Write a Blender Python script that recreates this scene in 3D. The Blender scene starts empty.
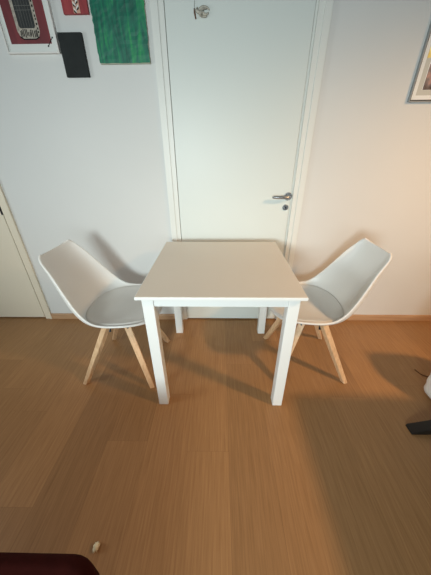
import bpy, bmesh, math, random
from mathutils import Vector, Matrix, noise
random.seed(7)
S = bpy.context.scene
COL = S.collection
D = 1.7804            # front face of the back wall

# ------------------------------------------------------------------ helpers
def srgb(r, g, b):
    f = lambda c: (c/12.92 if c <= .04045 else ((c+.055)/1.055)**2.4)
    return (f(r/255), f(g/255), f(b/255), 1)

def mat(name, col, rough=.5, spec=.5, metal=0, noise_amt=.0, scale=8, bump=0, bump_scale=200, coat=0, sheen=0):
    m = bpy.data.materials.new(name); m.use_nodes = True
    nt = m.node_tree; b = nt.nodes['Principled BSDF']
    b.inputs['Roughness'].default_value = rough
    b.inputs['Specular IOR Level'].default_value = spec
    b.inputs['Metallic'].default_value = metal
    b.inputs['Coat Weight'].default_value = coat
    b.inputs['Sheen Weight'].default_value = sheen
    tc = nt.nodes.new('ShaderNodeTexCoord')
    n = nt.nodes.new('ShaderNodeTexNoise'); n.inputs['Scale'].default_value = scale; n.inputs['Detail'].default_value = 5
    nt.links.new(tc.outputs['Object'], n.inputs['Vector'])
    r = nt.nodes.new('ShaderNodeValToRGB')
    c = Vector(col[:3])
    lo = c*(1-noise_amt); hi = c*(1+noise_amt)
    r.color_ramp.elements[0].position = .3; r.color_ramp.elements[1].position = .7
    r.color_ramp.elements[0].color = (*lo, 1); r.color_ramp.elements[1].color = (*[min(1, v) for v in hi], 1)
    nt.links.new(n.outputs['Fac'], r.inputs['Fac'])
    nt.links.new(r.outputs['Color'], b.inputs['Base Color'])
    if bump:
        n2 = nt.nodes.new('ShaderNodeTexNoise'); n2.inputs['Scale'].default_value = bump_scale; n2.inputs['Detail'].default_value = 3
        nt.links.new(tc.outputs['Object'], n2.inputs['Vector'])
        bp = nt.nodes.new('ShaderNodeBump'); bp.inputs['Strength'].default_value = bump; bp.inputs['Distance'].default_value = .002
        nt.links.new(n2.outputs['Fac'], bp.inputs['Height']); nt.links.new(bp.outputs['Normal'], b.inputs['Normal'])
    return m

def box(bm, x0, x1, y0, y1, z0, z1):
    v = [bm.verts.new(p) for p in ((x0,y0,z0),(x1,y0,z0),(x1,y1,z0),(x0,y1,z0),(x0,y0,z1),(x1,y0,z1),(x1,y1,z1),(x0,y1,z1))]
    for f in ((3,2,1,0),(4,5,6,7),(0,1,5,4),(1,2,6,5),(2,3,7,6),(3,0,4,7)):
        bm.faces.new([v[i] for i in f])

def prism(bm, pts, y0, y1):
    """polygon pts in (x,z) extruded from y0 to y1"""
    a = [bm.verts.new((x, y0, z)) for x, z in pts]; b = [bm.verts.new((x, y1, z)) for x, z in pts]
    bm.faces.new(a); bm.faces.new(b[::-1])
    n = len(pts)
    for i in range(n):
        bm.faces.new((a[i], b[i], b[(i+1) % n], a[(i+1) % n]))

def frame_ring(bm, x0, x1, z0, z1, w, y0, y1):
    box(bm, x0, x0+w, y0, y1, z0, z1); box(bm, x1-w, x1, y0, y1, z0, z1)
    box(bm, x0+w, x1-w, y0, y1, z0, z0+w); box(bm, x0+w, x1-w, y0, y1, z1-w, z1)

def tube(bm, path, r, n=10, cap=True):
    path = [Vector(p) for p in path]
    rr = r if isinstance(r, (list, tuple)) else [r]*len(path)
    rings = []; up = None
    for i, p in enumerate(path):
        d = (path[min(i+1, len(path)-1)] - path[max(i-1, 0)]).normalized()
        if up is None:
            up = d.orthogonal().normalized()
        else:
            up = (up - d*up.dot(d)).normalized()
        s = d.cross(up)
        rings.append([bm.verts.new(p + (up*math.cos(2*math.pi*k/n) + s*math.sin(2*math.pi*k/n))*rr[i]) for k in range(n)])
    for a, b in zip(rings, rings[1:]):
        for k in range(n):
            bm.faces.new((a[k], a[(k+1) % n], b[(k+1) % n], b[k]))
    if cap:
        bm.faces.new(rings[0][::-1]); bm.faces.new(rings[-1])

def obj(name, bm, m, parent=None, bevel=0, smooth=False, seg=2):
    bmesh.ops.recalc_face_normals(bm, faces=bm.faces)
    me = bpy.data.meshes.new(name); bm.to_mesh(me); bm.free()
    me.materials.append(m)
    o = bpy.data.objects.new(name, me); COL.objects.link(o)
    if parent: o.parent = parent
    if bevel:
        md = o.modifiers.new('bevel', 'BEVEL'); md.width = bevel; md.segments = seg; md.limit_method = 'ANGLE'
    if smooth or bevel:
        for p in me.polygons: p.use_smooth = True
        if not smooth:
            md = o.modifiers.new('wn', 'WEIGHTED_NORMAL')
    return o

def B(*boxes):
    bm = bmesh.new()
    for b in boxes: box(bm, *b)
    return bm

def tag(o, label=None, cat=None, group=None, kind=None):
    if label: o['label'] = label
    if cat: o['category'] = cat
    if group: o['group'] = group
    if kind: o['kind'] = kind
    return o

def thing(name, label, cat, loc, rz=0, group=None):
    o = bpy.data.objects.new(name, None); COL.objects.link(o)
    o.empty_display_size = .1
    o.location = loc; o.rotation_euler = (0, 0, rz)
    return tag(o, label, cat, group)

def copy_tree(o, parent=None):
    c = o.copy(); COL.objects.link(c)
    if parent: c.parent = parent
    for ch in list(o.children): copy_tree(ch, c)
    return c

# ------------------------------------------------------------------ materials
def wood(name, c0, c1, axis, rough=.45, stretch=(30, 30, 2.0)):
    m = bpy.data.materials.new(name); m.use_nodes = True
    nt = m.node_tree; b = nt.nodes['Principled BSDF']; L = nt.links.new
    tc = nt.nodes.new('ShaderNodeTexCoord'); mp = nt.nodes.new('ShaderNodeMapping')
    mp.inputs['Scale'].default_value = stretch
    L(tc.outputs['Object'], mp.inputs['Vector'])
    n = nt.nodes.new('ShaderNodeTexNoise'); n.inputs['Scale'].default_value = 2; n.inputs['Detail'].default_value = 6
    L(mp.outputs['Vector'], n.inputs['Vector'])
    r = nt.nodes.new('ShaderNodeValToRGB'); r.color_ramp.elements[0].position = .3; r.color_ramp.elements[1].position = .7
    r.color_ramp.elements[0].color = c0; r.color_ramp.elements[1].color = c1
    L(n.outputs['Fac'], r.inputs['Fac']); L(r.outputs['Color'], b.inputs['Base Color'])
    b.inputs['Roughness'].default_value = rough
    return m

def floor_material():
    m = bpy.data.materials.new('oak_laminate'); m.use_nodes = True
    nt = m.node_tree; b = nt.nodes['Principled BSDF']; L = nt.links.new; N = nt.nodes.new
    tc = N('ShaderNodeTexCoord')
    # planks: rows 0.205 m wide running to the wall, every row cut into boards at its own offset
    def mth(op, a, b_=None):
        n_ = N('ShaderNodeMath'); n_.operation = op
        for k_, v_ in enumerate((a, b_)):
            if v_ is None: continue
            if isinstance(v_, (int, float)): n_.inputs[k_].default_value = v_
            else: L(v_, n_.inputs[k_])
        return n_.outputs[0]
    sp = N('ShaderNodeSeparateXYZ'); L(tc.outputs['Object'], sp.inputs[0])
    rx = mth('DIVIDE', mth('ADD', sp.outputs['X'], 4.055), .205)
    row = mth('FLOOR', rx); fx = mth('FRACT', rx)
    wn = N('ShaderNodeTexWhiteNoise'); wn.noise_dimensions = '1D'; L(row, wn.inputs['W'])
    ry = mth('ADD', mth('DIVIDE', sp.outputs['Y'], 1.28), mth('MULTIPLY', wn.outputs['Value'], 9.0))
    cl = mth('FLOOR', ry); fy = mth('FRACT', ry)
    wt = N('ShaderNodeTexWhiteNoise'); wt.noise_dimensions = '1D'; L(mth('ADD', mth('MULTIPLY', row, 17.31), mth('MULTIPLY', cl, 5.77)), wt.inputs['W'])
    ex = mth('LESS_THAN', mth('MINIMUM', fx, mth('SUBTRACT', 1.0, fx)), .004)
    ey = mth('LESS_THAN', mth('MINIMUM', fy, mth('SUBTRACT', 1.0, fy)), .0006)
    joint = mth('MAXIMUM', ex, ey)
    # per-plank shift of the grain
    sh = N('ShaderNodeVectorMath'); sh.operation = 'MULTIPLY_ADD'
    L(wt.outputs['Color'], sh.inputs[0]); sh.inputs[1].default_value = (3.1, 7.7, 0); L(tc.outputs['Object'], sh.inputs[2])
    ms = N('ShaderNodeMapping'); ms.inputs['Scale'].default_value = (95, 3.2, 1); L(sh.outputs[0], ms.inputs['Vector'])
    g = N('ShaderNodeTexNoise'); g.inputs['Scale'].default_value = 1.5; g.inputs['Detail'].default_value = 7; g.inputs['Roughness'].default_value = .62; g.inputs['Distortion'].default_value = .4
    L(ms.outputs['Vector'], g.inputs['Vector'])
    # cathedral figure
    mw = N('ShaderNodeMapping'); mw.inputs['Scale'].default_value = (9, .75, 1); L(sh.outputs[0], mw.inputs['Vector'])
    w = N('ShaderNodeTexNoise'); w.inputs['Scale'].default_value = 1.3; w.inputs['Detail'].default_value = 2; w.inputs['Distortion'].default_value = .6
    L(mw.outputs['Vector'], w.inputs['Vector'])
    sn = N('ShaderNodeMath'); sn.operation = 'MULTIPLY'; L(w.outputs['Fac'], sn.inputs[0]); sn.inputs[1].default_value = 60
    si = N('ShaderNodeMath'); si.operation = 'SINE'; L(sn.outputs[0], si.inputs[0])
    fig = N('ShaderNodeMath'); fig.operation = 'MULTIPLY_ADD'; L(si.outputs[0], fig.inputs[0]); fig.inputs[1].default_value = .022; L(g.outputs['Fac'], fig.inputs[2])
    r = N('ShaderNodeValToRGB')
    e = r.color_ramp.elements
    e[0].position = .22; e[0].color = FLOOR[0]; e[1].position = .78; e[1].color = FLOOR[1]
    L(fig.outputs[0], r.inputs['Fac'])
    # tone of every plank
    tn = N('ShaderNodeMapRange'); L(wt.outputs['Value'], tn.inputs['Value']); tn.inputs['To Min'].default_value = .87; tn.inputs['To Max'].default_value = 1.08
    mx = N('ShaderNodeMix'); mx.data_type = 'RGBA'; mx.blend_type = 'MULTIPLY'; mx.inputs['Factor'].default_value = 1
    L(r.outputs['Color'], mx.inputs['A']); L(tn.outputs['Result'], mx.inputs['B'])
    # joints
    jm = N('ShaderNodeMix'); jm.data_type = 'RGBA'; jm.inputs['B'].default_value = srgb(92, 62, 38)
    jf = N('ShaderNodeMath'); jf.operation = 'MULTIPLY'; L(joint, jf.inputs[0]); jf.inputs[1].default_value = .3
    L(jf.outputs[0], jm.inputs['Factor']); L(mx.outputs['Result'], jm.inputs['A'])
    L(jm.outputs['Result'], b.inputs['Base Color'])
    b.inputs['Roughness'].default_value = .42; b.inputs['Specular IOR Level'].default_value = .35
    bp = N('ShaderNodeBump'); bp.inputs['Strength'].default_value = .08; bp.inputs['Distance'].default_value = .001
    L(g.outputs['Fac'], bp.inputs['Height']); L(bp.outputs['Normal'], b.inputs['Normal'])
    return m

FLOOR = (srgb(141, 103, 66), srgb(174, 132, 89))
M = {}
M['floor'] = floor_material()
M['wall'] = mat('wall_paint', srgb(219, 220, 218), .75, .3, noise_amt=.01, scale=3, bump=.12, bump_scale=260)
M['door'] = mat('door_lacquer', srgb(221, 227, 223), .42, .4, noise_amt=.006, scale=2)
M['casing'] = mat('casing_lacquer', srgb(228, 230, 225), .4, .4, noise_amt=.006, scale=2)
M['cream_door'] = mat('cream_door_lacquer', srgb(230, 220, 200), .45, .4, noise_amt=.01, scale=2)
M['skirt'] = wood('skirting_oak', srgb(178, 140, 106), srgb(200, 162, 126), 'X', .5, (2, 30, 30))
M['gap'] = mat('gap_shade_grey', srgb(120, 120, 114), .8, .2)  # shade of the door gaps put into a flat grey
M['chrome'] = mat('brushed_chrome', srgb(190, 192, 195), .25, .5, 1)
M['dark_metal'] = mat('dark_steel', srgb(40, 40, 42), .45, .5, .7)
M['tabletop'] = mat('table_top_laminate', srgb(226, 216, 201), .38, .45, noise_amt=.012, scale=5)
M['table_white'] = mat('table_white_lacquer', srgb(238, 240, 238), .38, .45, noise_amt=.006, scale=4)
M['shell'] = mat('white_plastic', srgb(232, 230, 226), .38, .45, noise_amt=.006, scale=4)
M['pad'] = mat('seat_leatherette', srgb(214, 211, 206), .48, .4, noise_amt=.015, scale=14, bump=.1, bump_scale=420)
M['beech'] = wood('beech', srgb(204, 164, 124), srgb(230, 194, 154), 'Z', .45, (40, 40, 3))
M['black'] = mat('black_painted_wood', srgb(30, 26, 23), .5, .4, noise_amt=.1, scale=20)
M['maroon'] = mat('maroon_velvet', srgb(50, 15, 12), .95, .08, noise_amt=.12, scale=40, bump=.3, bump_scale=500)
M['paper'] = mat('white_paper', srgb(232, 230, 226), .7, .2, noise_amt=.02, scale=20)
M['scrap'] = mat('cream_scrap', srgb(236, 220, 186), .8, .2, noise_amt=.08, scale=160)
M['mat_board'] = mat('mat_board', srgb(226, 228, 224), .8, .2, noise_amt=.01, scale=10)
M['paper_white'] = mat('paper_white', srgb(244, 244, 240), .7, .2)
M['ink'] = mat('black_ink', srgb(26, 26, 26), .7, .2)
M['cord'] = mat('brown_cord', srgb(96, 62, 44), .7, .2)

# ------------------------------------------------------------------ setting
o = obj('floor', B((-2.6, 2.9, -1.2, D+.12, -.05, 0)), M['floor']); tag(o, 'oak laminate floor with planks running to the wall', 'floor', kind='structure')
# wall with two door openings
LD0, LD1, CD0, CD1, HT = -2.42, -1.482, -.334, .505, 2.09
bm = B((-2.6, LD0, D, D+.1, 0, 2.6), (LD1, CD0, D, D+.1, 0, 2.6), (CD1, 2.9, D, D+.1, 0, 2.6),
       (LD0, LD1, D, D+.1, HT, 2.6), (CD0, CD1, D, D+.1, HT, 2.6))
o = obj('wall_back', bm, M['wall']); tag(o, 'white painted wall behind the table', 'wall', kind='structure')

def casing(name, x0, x1, win, wout, m, label, groove):
    """door frame: x0,x1 = edges of the leaf"""
    bm = bmesh.new()
    gl, gr = groove
    for s, xe in ((-1, x0), (1, x1)):
        g = gl if s < 0 else gr
        a, b_ = xe + s*g, xe + s*(g+win)          # inner stop
        c = xe + s*(g+win+wout)
        box(bm, min(a, b_), max(a, b_), D-.012, D+.07, 0, HT-.03)
        box(bm, min(b_, c), max(b_, c), D-.017, D-.0004, 0, HT+.03)
        box(bm, min(xe+s*.0005, a), max(xe+s*.0005, a), D+.001, D+.07, 0, HT-.03)
    box(bm, x0-gl-win, x1+gr+win, D-.012, D+.07, HT-.03+.0005, HT-.001)
    o = obj(name, bm, m, bevel=.002)
    tag(o, label, 'door frame', kind='structure')
    return o
casing('trim_1', -.281, .474, .030, .038, M['casing'], 'white casing around the middle door', (.003, .013))
casing('trim_2', -2.39, -1.533, .038, .018, M['cream_door'], 'cream casing around the door at the left edge', (.004, .004))

# middle door
d1 = obj('door_1', B((-.281, .471, D-.010, D+.03, .012, HT-.04)), M['door'], bevel=.0025)
tag(d1, 'white flush door behind the table with a chrome lever handle', 'door', kind='structure')
back = obj('gap_backing', B((-.30, .49, D+.072, D+.078, 0, HT-.002), (-2.40, -1.52, D+.072, D+.078, 0, HT-.002)), M['gap'])  # added backing sheet, its grey stands in for shade in the door gaps
tag(back, 'dark sheet added for the shade in the gaps of the closed doors', 'gap sheet', kind='structure')
bm = bmesh.new(); tube(bm, [(.453, D-.0102, 1.017), (.453, D-.020, 1.017)], [.026, .025], 24)
h = obj('door_handle', bm, M['chrome'], d1, bevel=.001); tag(h, 'chrome lever door handle')
bm = bmesh.new()
tube(bm, [(.453, D-.020, 1.017), (.453, D-.045, 1.017), (.450, D-.054, 1.017), (.440, D-.058, 1.017), (.41, D-.059, 1.017), (.36, D-.059, 1.0175), (.349, D-.058, 1.0175), (.345, D-.052, 1.0175)],
     [.0105, .0105, .011, .011, .0108, .0104, .0098, .007], 14)
obj('lever', bm, M['chrome'], h, smooth=True)
bm = bmesh.new(); tube(bm, [(.445, D-.0102, .945), (.445, D-.017, .945)], [.021, .019], 24)
k = obj('lock', bm, M['chrome'], d1, bevel=.001); tag(k, 'round chrome lock')
bm = bmesh.new(); tube(bm, [(.445, D-.0172, .948), (.445, D-.0185, .948)], .006, 12); box(bm, .4430, .447, D-.0185, D-.0172, .933, .947)
obj('keyhole', bm, M['dark_metal'], k)

# left door
d2 = obj('door_2', B((-2.386, -1.539, D-.006, D+.03, .012, HT-.04)), M['cream_door'], bevel=.002)
tag(d2, 'cream flush door at the left edge of the photo', 'door', kind='structure')
bm = B((-1.5385, -1.5325, D-.0145, D-.001, .90, .965)); tube(bm, [(-1.5365, D-.013, .90), (-1.5365, D-.013, .965)], .005, 10)
tag(obj('hinge', bm, M['dark_metal'], d2), 'dark metal hinge')

def skirting(name, x0, x1, label):
    pts = [(D-.0003, 0), (D-.014, 0), (D-.014, .042), (D-.010, .050), (D-.0003, .050)]
    bm = bmesh.new()
    a = [bm.verts.new((x0, y, z+.0002)) for y, z in pts]; b = [bm.verts.new((x1, y, z+.0002)) for y, z in pts]
    bm.faces.new(a); bm.faces.new(b[::-1])
    for i in range(len(pts)): bm.faces.new((a[i], b[i], b[(i+1) % 5], a[(i+1) % 5]))
    tag(obj(name, bm, M['skirt']), label, 'baseboard', kind='structure')
skirting('baseboard_left', -1.4745, -.3605, 'low oak skirting between the two doors')
skirting('baseboard_right', .5535, 2.9, 'low oak skirting right of the middle door')

# ------------------------------------------------------------------ table
TX, TY = .0032, .9156
T = thing('dining_table', 'square white table with cream top between the two white chairs', 'table', (TX, TY+.37, 0))
hx, hy, ov, lw = .375, .3697, .022, .053
bm = B((-hx, hx, -hy, hy, .7235, .7393)); tt = obj('tabletop', bm, M['table_white'], T, bevel=.003, seg=3)
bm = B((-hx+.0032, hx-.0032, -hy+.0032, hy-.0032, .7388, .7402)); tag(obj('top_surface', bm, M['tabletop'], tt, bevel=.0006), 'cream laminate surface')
for sx in (-1, 1):
    for sy in (-1, 1):
        x1, y1 = sx*(hx-ov), sy*(hy-ov); x0, y0 = x1-sx*lw, y1-sy*lw
        obj('leg', B((min(x0, x1), max(x0, x1), min(y0, y1), max(y0, y1), .0005, .723)), M['table_white'], T, bevel=.003)
ia, ib = hx-ov-lw, hy-ov-lw
for sy in (-1, 1):
    y1 = sy*(hy-ov-.004); y0 = y1-sy*.02
    obj('apron', B((-ia+.0005, ia-.0005, min(y0, y1), max(y0, y1), .676, .723)), M['table_white'], T, bevel=.0015)
for sx in (-1, 1):
    x1 = sx*(hx-ov-.004); x0 = x1-sx*.02
    obj('apron', B((min(x0, x1), max(x0, x1), -ib+.0005, ib-.0005, .676, .723)), M['table_white'], T, bevel=.0015)

# ------------------------------------------------------------------ chairs
ROWS = [  # centre x,z   rim x,z   half width
    (.256, .424, .222, .468, .120),
    (.246, .440, .204, .480, .192),
    (.194, .444, .148, .484, .228),
    (.100, .434, .082, .483, .239),
    (.004, .427, .020, .483, .241),
    (-.082, .431, -.034, .493, .239),
    (-.145, .452, -.078, .524, .233),
    (-.196, .510, -.120, .576, .221),
    (-.236, .600, -.170, .656, .199),
    (-.272, .692, -.220, .742, .174),
    (-.299, .768, -.260, .794, .156),
    (-.309, .804, -.274, .818, .143),
    (-.314, .814, -.282, .834, .119)]
TS = [-1, -.93, -.8, -.6, -.3, 0, .3, .6, .8, .93, 1]
def shell_pt(s, t):
    s = max(0, min(len(ROWS)-1.0001, s)); i = int(s); f = s-i
    def g(j): return ROWS[max(0, min(len(ROWS)-1, j))]
    out = []
    for k in range(5):
        p0, p1, p2, p3 = g(i-1)[k], g(i)[k], g(i+1)[k], g(i+2)[k]
        out.append(.5*((2*p1)+(-p0+p2)*f+(2*p0-5*p1+4*p2-p3)*f*f+(-p0+3*p1-3*p2+p3)*f**3))
    cx, cz, rx, rz, w = out
    a = abs(t); e = a**2.6
    y = w*math.copysign(math.sin(a*math.pi/2*.86)/math.sin(math.pi/2*.86), t)
    return Vector((cx+(rx-cx)*e, y, cz+(rz-cz)*e))
def build_chair():
    root = thing('chair', 'tmp', 'chair', (0, 0, 0))
    bm = bmesh.new(); grid = []
    n = 48
    for i in range(n+1):
        s = i/n*(len(ROWS)-1)
        grid.append([bm.verts.new(shell_pt(s, t)) for t in TS])
    for a, b in zip(grid, grid[1:]):
        for k in range(len(TS)-1): bm.faces.new((a[k], a[k+1], b[k+1], b[k]))
    sh = obj('seat_shell', bm, M['shell'], root, smooth=True)
    md = sh.modifiers.new('smooth', 'SUBSURF'); md.levels = 1; md.render_levels = 1
    md = sh.modifiers.new('solid', 'SOLIDIFY'); md.thickness = .010; md.offset = 0
    md = sh.modifiers.new('sub', 'SUBSURF'); md.levels = 1; md.render_levels = 1
    # padded seat cushion that follows the shell
    bm = bmesh.new(); rings = []
    NR, NA = 9, 48
    S0, DS, DT = 3.45, 2.85, .87
    def pad(r, a, up):
        u = math.copysign(abs(math.cos(a))**.85, math.cos(a))*r; v = math.copysign(abs(math.sin(a))**.85, math.sin(a))*r
        s, t = S0-DS*u, DT*v
        p = shell_pt(s, t)
        e = .02
        nrm = (shell_pt(s+e, t)-shell_pt(s-e, t)).cross(shell_pt(s, t+e)-shell_pt(s, t-e))
        nrm.normalize()
        if nrm.z < 0: nrm = -nrm
        return p + nrm*up
    prof = [(1.0, .0052), (1.012, .012), (.995, .018), (.97, .0215)] + [(r_/20, .0215+.0085*(1-(r_/20)**3)) for r_ in range(18, 0, -1)]
    for r, u in prof: rings.append([bm.verts.new(pad(r, 2*math.pi*k/NA, u)) for k in range(NA)])
    c = bm.verts.new(pad(0, 0, .030))
    for a, b in zip(rings, rings[1:]):
        for k in range(NA): bm.faces.new((a[k], a[(k+1) % NA], b[(k+1) % NA], b[k]))
    for k in range(NA): bm.faces.new((rings[-1][k], rings[-1][(k+1) % NA], c))
    low = [rings[0]]
    for r in (.8, .6, .4, .2): low.append([bm.verts.new(pad(r, 2*math.pi*k/NA, .0056)) for k in range(NA)])
    c = bm.verts.new(pad(0, 0, .0056))
    for a, b in zip(low, low[1:]):
        for k in range(NA): bm.faces.new((a[k], b[k], b[(k+1) % NA], a[(k+1) % NA]))
    for k in range(NA): bm.faces.new((low[-1][k], c, low[-1][(k+1) % NA]))
    tag(obj('seat_pad', bm, M['pad'], root, smooth=True), 'grey padded seat')
    # mounting cross of dark steel under the shell
    cxm = .022
    bm = B((cxm-.11, cxm+.11, -.018, .018, .402, .410), (cxm-.018, cxm+.018, -.12, .12, .402, .410))
    for sx in (-1, 1):
        for sy in (-1, 1):
            tube(bm, [(cxm+sx*.02, sy*.02, .405), (cxm+sx*.05, sy*.075, .400), (cxm+sx*.056, sy*.088, .375), (cxm+sx*.052, sy*.108, .338)], .0065, 8)
    obj('bracket', bm, M['dark_metal'], root)
    # tapered square legs, turned on edge
    for sx, fx, tx in ((-1, -.213, -.032), (1, .213, .076)):
        for sy in (-1, 1):
            foot = Vector((fx, sy*.210, .0005)); top = Vector((tx, sy*.098, .408))
            bm = bmesh.new()
            d = (top-foot).normalized()
            out = Vector((sx, sy, 0)).normalized()
            a1 = (out - d*out.dot(d)).normalized(); a2 = d.cross(a1)
            rot = math.radians(20*sx*sy)
            c1 = a1*math.cos(rot)+a2*math.sin(rot); c2 = -a1*math.sin(rot)+a2*math.cos(rot)
            rings = []
            for f, hw in ((0, .0135), (.5, .0165), (1, .0185)):
                p = foot.lerp(top, f); ring = []
                for q1, q2 in ((-1, -1), (1, -1), (1, 1), (-1, 1)):
                    v = p + c1*q1*hw + c2*q2*hw
                    if f == 0: v = v - d*((v.z-foot.z)/d.z)         # foot cut level
                    ring.append(bm.verts.new(v))
                rings.append(ring)
            for a, b in zip(rings, rings[1:]):
                for k in range(4): bm.faces.new((a[k], a[(k+1) % 4], b[(k+1) % 4], b[k]))
            bm.faces.new(rings[0][::-1]); bm.faces.new(rings[-1])
            lg = obj('leg', bm, M['beech'], root, bevel=.003)
            bm = bmesh.new()
            p = foot.lerp(top, .93) - Vector((0, 0, 0))
            n1 = c1 if abs(c1.y) > abs(c2.y) else c2
            if n1.y*sy < 0: n1 = -n1
            tube(bm, [p+n1*.0178, p+n1*.0205], .005, 10)
            obj('bolt', bm, M['dark_metal'], lg)
    return root
GC = 'white shell chairs at the table'
c1 = build_chair(); c1.location = (-.624, 1.283, 0); c1.rotation_euler.z = -.05
tag(c1, 'white shell chair with wooden legs on the left of the table, facing right', 'chair', GC)
c2 = copy_tree(c1); c2.location = (.572, 1.318, 0); c2.rotation_euler.z = math.pi+.01
tag(c2, 'white shell chair with wooden legs on the right of the table, facing left', 'chair', GC)

# ------------------------------------------------------------------ pictures on the wall
def streaks(name, c0, c1, c2, sx, sz, rough=.6):
    m = bpy.data.materials.new(name); m.use_nodes = True
    nt = m.node_tree; b = nt.nodes['Principled BSDF']; L = nt.links.new; N = nt.nodes.new
    tc = N('ShaderNodeTexCoord'); mp = N('ShaderNodeMapping'); mp.inputs['Scale'].default_value = (sx, 1, sz); L(tc.outputs['Object'], mp.inputs['Vector'])
    n = N('ShaderNodeTexNoise'); n.inputs['Scale'].default_value = 1; n.inputs['Detail'].default_value = 6; n.inputs['Roughness'].default_value = .6; n.inputs['Distortion'].default_value = .8
    L(mp.outputs['Vector'], n.inputs['Vector'])
    r = N('ShaderNodeValToRGB'); e = r.color_ramp.elements
    e[0].position = .3; e[0].color = c0; e[1].position = .72; e[1].color = c2
    k = e.new(.52); k.color = c1
    L(n.outputs['Fac'], r.inputs['Fac']); L(r.outputs['Color'], b.inputs['Base Color'])
    b.inputs['Roughness'].default_value = rough
    bp = N('ShaderNodeBump'); bp.inputs['Strength'].default_value = .3; bp.inputs['Distance'].default_value = .001
    L(n.outputs['Fac'], bp.inputs['Height']); L(bp.outputs['Normal'], b.inputs['Normal'])
    return m

# framed red print with a dark guitar-like form
P = thing('framed_picture', 'white framed red print of a dark stringed shape, top left of the wall', 'picture', (-1.0, D, 1.75))
def PX(x): return x+1.0
def PZ(z): return z-1.75
bm = bmesh.new(); frame_ring(bm, PX(-1.139), PX(-.8585), 0, .46, .008, -.022, -.0005); obj('frame', bm, M['paper'], P, bevel=.0015)
obj('mat', B((PX(-1.131), PX(-.8665), -.012, -.001, .008, .452)), M['mat_board'], P)
M['red_print'] = streaks('red_print', srgb(96, 40, 46), srgb(116, 46, 52), srgb(136, 56, 60), 14, 3)
pr = obj('print', B((PX(-1.108), PX(-.892), -.0128, -.0121, .040, .415)), M['red_print'], P)
M['pale'] = mat('pale_print', srgb(178, 170, 158), .7, .2, noise_amt=.3, scale=90)
M['dk_print'] = streaks('dark_print', srgb(34, 36, 36), srgb(48, 50, 50), srgb(70, 72, 70), 60, 8)
pts = [(-.058, .41), (-.058, .092), (-.050, .072), (-.034, .060), (.030, .060), (.050, .068), (.060, .086), (.060, .41)]
bm = bmesh.new(); prism(bm, pts, -.0134, -.01285); obj('shape_outline', bm, M['pale'], pr)
pts = [(-.043, .41), (-.043, .110), (-.036, .100), (.036, .100), (.043, .110), (.043, .41)]
bm = bmesh.new(); prism(bm, pts, -.0140, -.01345); obj('shape_body', bm, M['dk_print'], pr)
bm = bmesh.new()
for i in range(12):
    x = -.042+i*.0078+random.uniform(-.0018, .0018)
    box(bm, x, x+.0042, -.0140, -.01345, .063+random.uniform(0, .010), .098-random.uniform(0, .012))
pts = [(-.052, .066), (-.034, .056), (.032, .056), (.053, .064), (.050, .067), (.031, .0605), (-.033, .0605), (-.048, .070)]
prism(bm, pts, -.0139, -.01345)
for i in range(14):
    z = .080+i*.016+random.uniform(-.004, .004); box(bm, .050+random.uniform(-.003, .002), .056, -.0139, -.01345, z, z+.008)
obj('fringe', bm, M['ink'], pr)
bm = bmesh.new()
for i in range(5):
    x = -.028+i*.014; box(bm, x, x+.001, -.0145, -.01405, .104, .41)
for z in (.166, .182, .27): box(bm, -.04, .04, -.0145, -.01405, z, z+.0016)
obj('strings', bm, mat('grey_lines', srgb(110, 110, 106), .7), pr)
bm = bmesh.new()
tube(bm, [(.086, -.0128, .030), (.117, -.0128, .064)], .0016, 6)
for x, z in ((.086, .030), (.117, .064), (.105, .050)):
    tube(bm, [(x, -.0122, z), (x, -.0136, z)], .0036, 8)
tag(obj('signature', bm, M['ink'], P), 'small black scrawl at the lower right corner')

# small red picture with a braid
Q = thing('braid_picture', 'small red picture with a black and white braid, above the black panel', 'picture', (-.731, D, 1.899))
M['red_paint'] = streaks('red_paint', srgb(132, 44, 50), srgb(158, 58, 62), srgb(176, 74, 74), 20, 4)
obj('canvas', B((-.064, .064, -.016, -.0005, 0, .16)), M['red_paint'], Q, bevel=.001)
obj('braid_ground', B((-.010, .024, -.0166, -.0161, .002, .16)), mat('braid_pink', srgb(206, 160, 140), .7, noise_amt=.1, scale=60), Q)
bw, bb = bmesh.new(), bmesh.new()
for i in range(7):
    z = .002+i*.022
    for s in (-1, 1):
        zz = z + (0 if s < 0 else .011)
        prism(bw, [(.006+s*.013, zz+.014), (.006+s*.013, zz+.022), (.006, zz+.009), (.006, zz+.001)][::s], -.0174, -.0167)
        prism(bb, [(.006+s*.013, zz+.004), (.006+s*.013, zz+.0125), (.006, zz+.0005), (.006, zz-.002)][::s], -.0180, -.0172)
br_ = obj('braid', bw, M['paper'], Q)
obj('braid_black', bb, M['ink'], br_)  # black chevrons of the braid pattern

o = obj('picture_panel', B((-.063, .063, -.018, -.0005, 0, .182)), mat('slate', srgb(38, 42, 42), .7, .25, noise_amt=.12, scale=30, bump=.2, bump_scale=90), bevel=.002)
o.location = (-.788, D, 1.650); tag(o, 'small plain black panel hanging on the wall left of the green painting', 'picture')

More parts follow.
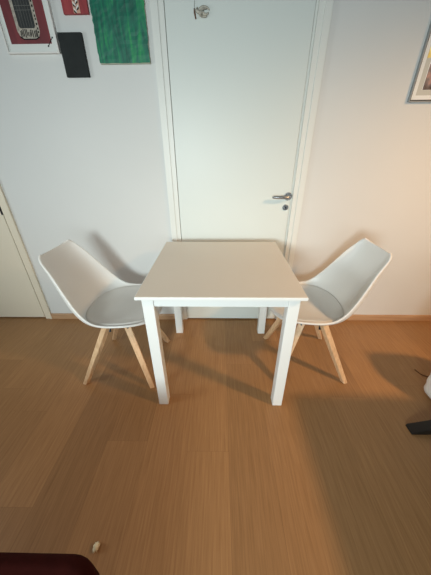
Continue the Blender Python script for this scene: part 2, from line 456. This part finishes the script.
# green painting
G = thing('wall_painting', 'large green streaky painted canvas on the wall beside the middle door', 'painting', (-.517, D, 1.704))
M['green'] = streaks('green_paint', srgb(2, 64, 58), srgb(4, 112, 88), srgb(34, 154, 86), 34, 5, .5)
bm = bmesh.new()
nx, nz = 14, 26
gv = [[bm.verts.new((-.136+.272*i/nx + (random.uniform(-.0025, .0025) if i in (0, nx) else 0), -.017+random.uniform(-.0006, .0006), .004+.39*j/nz + (random.uniform(-.002, .001) if j == 0 else 0))) for i in range(nx+1)] for j in range(nz+1)]
bv = [[bm.verts.new((-.133+.266*i/nx, -.0131, .004+.388*j/nz)) for i in range(nx+1)] for j in range(nz+1)]
for j in range(nz):
    for i in range(nx):
        bm.faces.new((gv[j][i], gv[j][i+1], gv[j+1][i+1], gv[j+1][i])); bm.faces.new((bv[j][i], bv[j+1][i], bv[j+1][i+1], bv[j][i+1]))
loop_g = [gv[0][i] for i in range(nx+1)]+[gv[j][nx] for j in range(1, nz+1)]+[gv[nz][i] for i in range(nx-1, -1, -1)]+[gv[j][0] for j in range(nz-1, 0, -1)]
loop_b = [bv[0][i] for i in range(nx+1)]+[bv[j][nx] for j in range(1, nz+1)]+[bv[nz][i] for i in range(nx-1, -1, -1)]+[bv[j][0] for j in range(nz-1, 0, -1)]
for i in range(len(loop_g)):
    k = (i+1) % len(loop_g); bm.faces.new((loop_g[i], loop_b[i], loop_b[k], loop_g[k]))
obj('paint_surface', bm, M['green'], G)
tag(obj('stretcher', B((-.1345, .1365, -.013, -.0005, 0, .392)), mat('raw_canvas', srgb(176, 178, 160), .8, .2, noise_amt=.05, scale=60), G), 'pale canvas edge')

# framed photo at the right
R_ = thing('photo_frame', 'thin silver framed collage of photos at the right edge of the wall', 'picture', (1.063, D, 1.523))
bm = bmesh.new(); frame_ring(bm, 0, .40, 0, .52, .0045, -.020, -.0005); obj('frame', bm, mat('grey_frame', srgb(150, 156, 158), .45, .5, .2), R_, bevel=.001)
bm = bmesh.new(); frame_ring(bm, .0046, .3954, .0046, .5154, .005, -.015, -.001); obj('inner_lip', bm, M['ink'], R_)
obj('mat', B((.0098, .3902, -.010, -.001, .0098, .5102)), M['paper_white'], R_)
bm = bmesh.new(); frame_ring(bm, .032, .368, .030, .49, .024, -.0106, -.0101)
mm = obj('mat_band', bm, mat('grey_mat', srgb(206, 204, 194), .8, .2), R_)
def photo(name, c0, c1, c2, x0, x1, z0, z1):
    m = mat(name+'_col', c0, .35, .4)
    nt = m.node_tree; r = [n for n in nt.nodes if n.type == 'VALTORGB'][0]; nn = [n for n in nt.nodes if n.type == 'TEX_NOISE'][0]
    nn.inputs['Scale'].default_value = 22; nn.inputs['Detail'].default_value = 2
    r.color_ramp.elements[0].color = c0; r.color_ramp.elements[1].color = c2; e = r.color_ramp.elements.new(.5); e.color = c1
    return obj(name, B((x0, x1, -.0116, -.0102, z0, z1)), m, R_)
tag(photo('photo', srgb(40, 32, 38), srgb(118, 106, 112), srgb(206, 150, 136), .060, .34, .055, .165), 'small dark and pink photo')
tag(photo('photo', srgb(226, 196, 92), srgb(240, 220, 140), srgb(248, 240, 200), .033, .34, .190, .236), 'yellow photo strip')
tag(photo('photo', srgb(150, 140, 130), srgb(190, 180, 170), srgb(220, 200, 180), .060, .34, .27, .46), 'upper photo')

# ornament hanging on the door
H_ = thing('hanging_ornament', 'small white curled ornament hanging by a string high on the door', 'ornament', (-.09, D-.010, 1.877))
bm = bmesh.new()
for k, (r0, dx, dz, a0, a1) in enumerate(((.021, .008, .021, .35, 5.2), (.013, .012, .022, 1.0, 6.0), (.012, -.016, .028, 2.2, 6.4), (.008, -.002, .010, 0, 5))):
    path = [(dx+math.cos(a0+(a1-a0)*i/18)*r0*1.25, -.010-.003*k*math.sin(i/6), dz+math.sin(a0+(a1-a0)*i/18)*r0*.85) for i in range(19)]
    tube(bm, path, [.0026+.0042*math.sin(math.pi*i/18) for i in range(19)], 8)
obj('curls', bm, mat('shell_white', srgb(176, 172, 160), .4, .5, noise_amt=.35, scale=60), H_, smooth=True)
bm = bmesh.new(); tube(bm, [(-.042, -.008, .034), (-.041, -.009, .018), (-.036, -.009, -.004)], [.003, .0042, .0032], 8)
tag(obj('stick', bm, mat('brown_wood', srgb(104, 76, 58), .6, noise_amt=.1, scale=80), H_, smooth=True), 'brown wooden stick')
bm = bmesh.new(); tube(bm, [(-.042, -.008, .034), (-.038, -.005, .08), (-.030, -.004, .148)], .0008, 6); pass
obj('string', bm, mat('thread', srgb(120, 122, 116), .7), H_)
bm = bmesh.new(); tube(bm, [(-.030, -.0002, .149), (-.030, -.008, .150)], .002, 8); obj('nail', bm, M['dark_metal'], H_)

# ------------------------------------------------------------------ things at the edges of the frame
# dark red ottoman, bottom left
O = thing('ottoman', 'dark red upholstered ottoman with a rounded corner at the bottom left edge', 'ottoman', (-.735, -.110, 0))
def rbox(bm, x0, x1, y0, y1, z0, z1, r, n=8):
    pts = []
    for cx, cy, a in ((x1-r, y1-r, 0), (x0+r, y1-r, 90), (x0+r, y0+r, 180), (x1-r, y0+r, 270)):
        for i in range(n+1):
            t = math.radians(a+90*i/n); pts.append((cx+r*math.cos(t), cy+r*math.sin(t)))
    a = [bm.verts.new((x, y, z0)) for x, y in pts]; b = [bm.verts.new((x, y, z1)) for x, y in pts]
    bm.faces.new(a[::-1]); bm.faces.new(b)
    for i in range(len(pts)): k = (i+1) % len(pts); bm.faces.new((a[i], a[k], b[k], b[i]))
bm = bmesh.new(); rbox(bm, -.50, .452, -.45, .335, .285, .42, .085); obj('cushion', bm, M['maroon'], O, bevel=.035, seg=5)
bm = bmesh.new(); rbox(bm, -.485, .437, -.435, .320, .10, .284, .075); obj('base', bm, M['maroon'], O, bevel=.01)
for sx in (-.42, .37):
    for sy in (-.37, .255):
        bm = bmesh.new(); tube(bm, [(sx, sy, .0005), (sx, sy, .0995)], [.016, .024], 14); obj('leg', bm, M['black'], O)

# small scrap by the ottoman
bm = bmesh.new(); bmesh.ops.create_icosphere(bm, subdivisions=3, radius=.0105)
for v in bm.verts:
    n_ = noise.noise(v.co*190)+.6*noise.noise(v.co*420)
    v.co = v.co*(1+.55*n_); v.co.z *= .8; v.co.y *= 1.25
zmin = min(v.co.z for v in bm.verts)
for v in bm.verts: v.co.z -= zmin
o = obj('paper_scrap', bm, M['scrap'], smooth=True); o.location = (-.455, .338, .0005)
tag(o, 'tiny crumpled cream scrap on the floor beside the dark red ottoman', 'scrap')

# white bag on the floor at the right edge
Wb = thing('paper_bag', 'upright crumpled white bag with a brown cord on the floor at the right edge', 'bag', (1.418, .978, 0))
bm = bmesh.new()
nu, nv = 48, 30
vs = []
for j in range(nv+1):
    h_ = j/nv; row = []
    w_ = 1.0 if h_ < .6 else math.cos((h_-.6)/.4*math.pi/2)**.55
    w_ *= min(1, (.80+h_*5)) if h_ < .04 else 1
    for i in range(nu):
        th = 2*math.pi*i/nu
        cx_ = math.copysign(abs(math.cos(th))**.45, math.cos(th)); sx_ = math.copysign(abs(math.sin(th))**.45, math.sin(th))
        p = Vector((cx_*w_*(.20-.02*h_), sx_*w_*(.115-.03*h_), h_*.66))
        nn_ = noise.noise(p*9)*.014+noise.noise(p*26)*.007-.012*max(0, 1-abs(p.z-.030)/.010)
        p += Vector((cx_, sx_, 0))*nn_*min(1, w_*2)
        row.append(p)
    vs.append(row)
vv = [[bm.verts.new((p.x, p.y, max(0, p.z)+.0005)) for p in row] for row in vs]
for a, b in zip(vv, vv[1:]):
    for i in range(nu): bm.faces.new((a[i], a[(i+1) % nu], b[(i+1) % nu], b[i]))
bm.faces.new(vv[0][::-1])
bmesh.ops.remove_doubles(bm, verts=bm.verts, dist=.0003)
obj('bag_body', bm, M['paper'], Wb, smooth=True)
bm = bmesh.new()
pc = [Vector((x-1.418, y-.978, .0032)) for x, y in ((1.300, 1.217), (1.303, 1.200), (1.310, 1.180), (1.322, 1.166), (1.338, 1.157), (1.358, 1.153))]
tube(bm, pc, .0028, 8); obj('cord', bm, M['cord'], Wb, smooth=True)

# dark table at the right: only the tip of its foot reaches into the picture
K = thing('trestle_table', 'black trestle table foot resting on the floor at the right edge', 'table', (1.45, .30, 0))
obj('tabletop', B((-.492, .75, -1.1, .405, .715, .745)), M['black'], K, bevel=.003)
for y in (.505, -.75):
    bm = bmesh.new()
    a = math.radians(10)
    pts = [(-.46, .001), (.62, .001), (.62, .02), (.41, .078), (-.25, .078), (-.455, .014)]
    va = [bm.verts.new((x, y-.026, z)) for x, z in pts]; vb = [bm.verts.new((x, y+.026, z)) for x, z in pts]
    bm.faces.new(va); bm.faces.new(vb[::-1])
    for i in range(6): bm.faces.new((va[i], vb[i], vb[(i+1) % 6], va[(i+1) % 6]))
    obj('foot', bm, M['black'], K, bevel=.002)
for y, yt in ((.505, .30), (-.75, -.75)):
    bm = bmesh.new(); tube(bm, [(.05, y, .0785), (.05, yt, .7145)], .03, 4); obj('post', bm, M['black'], K)

# ------------------------------------------------------------------ light
def area(name, loc, target, size, size_y, power, col, spread=math.pi):
    l = bpy.data.lights.new(name, 'AREA'); l.shape = 'RECTANGLE'; l.size = size; l.size_y = size_y; l.energy = power; l.color = col; l.spread = spread
    o = bpy.data.objects.new(name, l); COL.objects.link(o); o.location = loc
    d = Vector(target)-Vector(loc); o.rotation_euler = d.to_track_quat('-Z', 'Y').to_euler()
    return o
def spot(name, loc, target, power, col, angle, blend, r):
    l = bpy.data.lights.new(name, 'SPOT'); l.energy = power; l.color = col; l.spot_size = math.radians(angle); l.spot_blend = blend; l.shadow_soft_size = r
    o = bpy.data.objects.new(name, l); COL.objects.link(o); o.location = loc
    d = Vector(target)-Vector(loc); o.rotation_euler = d.to_track_quat('-Z', 'Y').to_euler()
area('window_daylight', (-.75, -2.0, 1.3), (-.1, 1.5, .72), .7, .6, 19, (.86, .985, .985), math.radians(90))
area('side_daylight', (-2.5, .35, 1.3), (.5, 1.1, .6), .5, .6, 7.5, (.90, .985, .985), math.radians(125))
area('room_daylight', (.3, -2.0, .9), (0, 1.78, .8), 1.3, .5, 3, (.88, .98, .98), math.radians(85))
spot('ceiling_lamp', (-1.11, .14, 2.4), (-.1, 1.3, 0), 16, (1.0, .86, .68), 96, .9, .08)
spot('warm_lamp', (2.0, .10, 2.2), (1.32, 1.3, .0), 172, (1.0, .60, .30), 108, .95, .09)
W = bpy.data.worlds.new('world'); S.world = W; W.use_nodes = True
W.node_tree.nodes['Background'].inputs['Color'].default_value = (.84, .91, .95, 1); W.node_tree.nodes['Background'].inputs['Strength'].default_value = .11

# ------------------------------------------------------------------ camera
cam = bpy.data.cameras.new('camera'); co = bpy.data.objects.new('camera', cam); COL.objects.link(co)
cam.sensor_fit = 'VERTICAL'; cam.sensor_height = 36; cam.lens = 250.24/575*36; cam.clip_start = .02
pit, yaw, roll = .5054, .0204, -.0071
r0 = Vector((math.cos(yaw), math.sin(yaw), 0)); f0 = Vector((-math.sin(yaw), math.cos(yaw), 0))
fw = f0*math.cos(pit)-Vector((0, 0, math.sin(pit))); dn0 = -f0*math.sin(pit)-Vector((0, 0, math.cos(pit)))
Rt = r0*math.cos(roll)-dn0*math.sin(roll); Up = -(r0*math.sin(roll)+dn0*math.cos(roll))
m = Matrix((Rt, Up, -fw)).transposed().to_4x4(); m.translation = (0, 0, 1.2969)
co.matrix_world = m
S.camera = co
S.view_settings.view_transform = 'Standard'; S.view_settings.look = 'None'; S.view_settings.gamma = 1; S.view_settings.exposure = 0
S.view_settings.use_curve_mapping = False
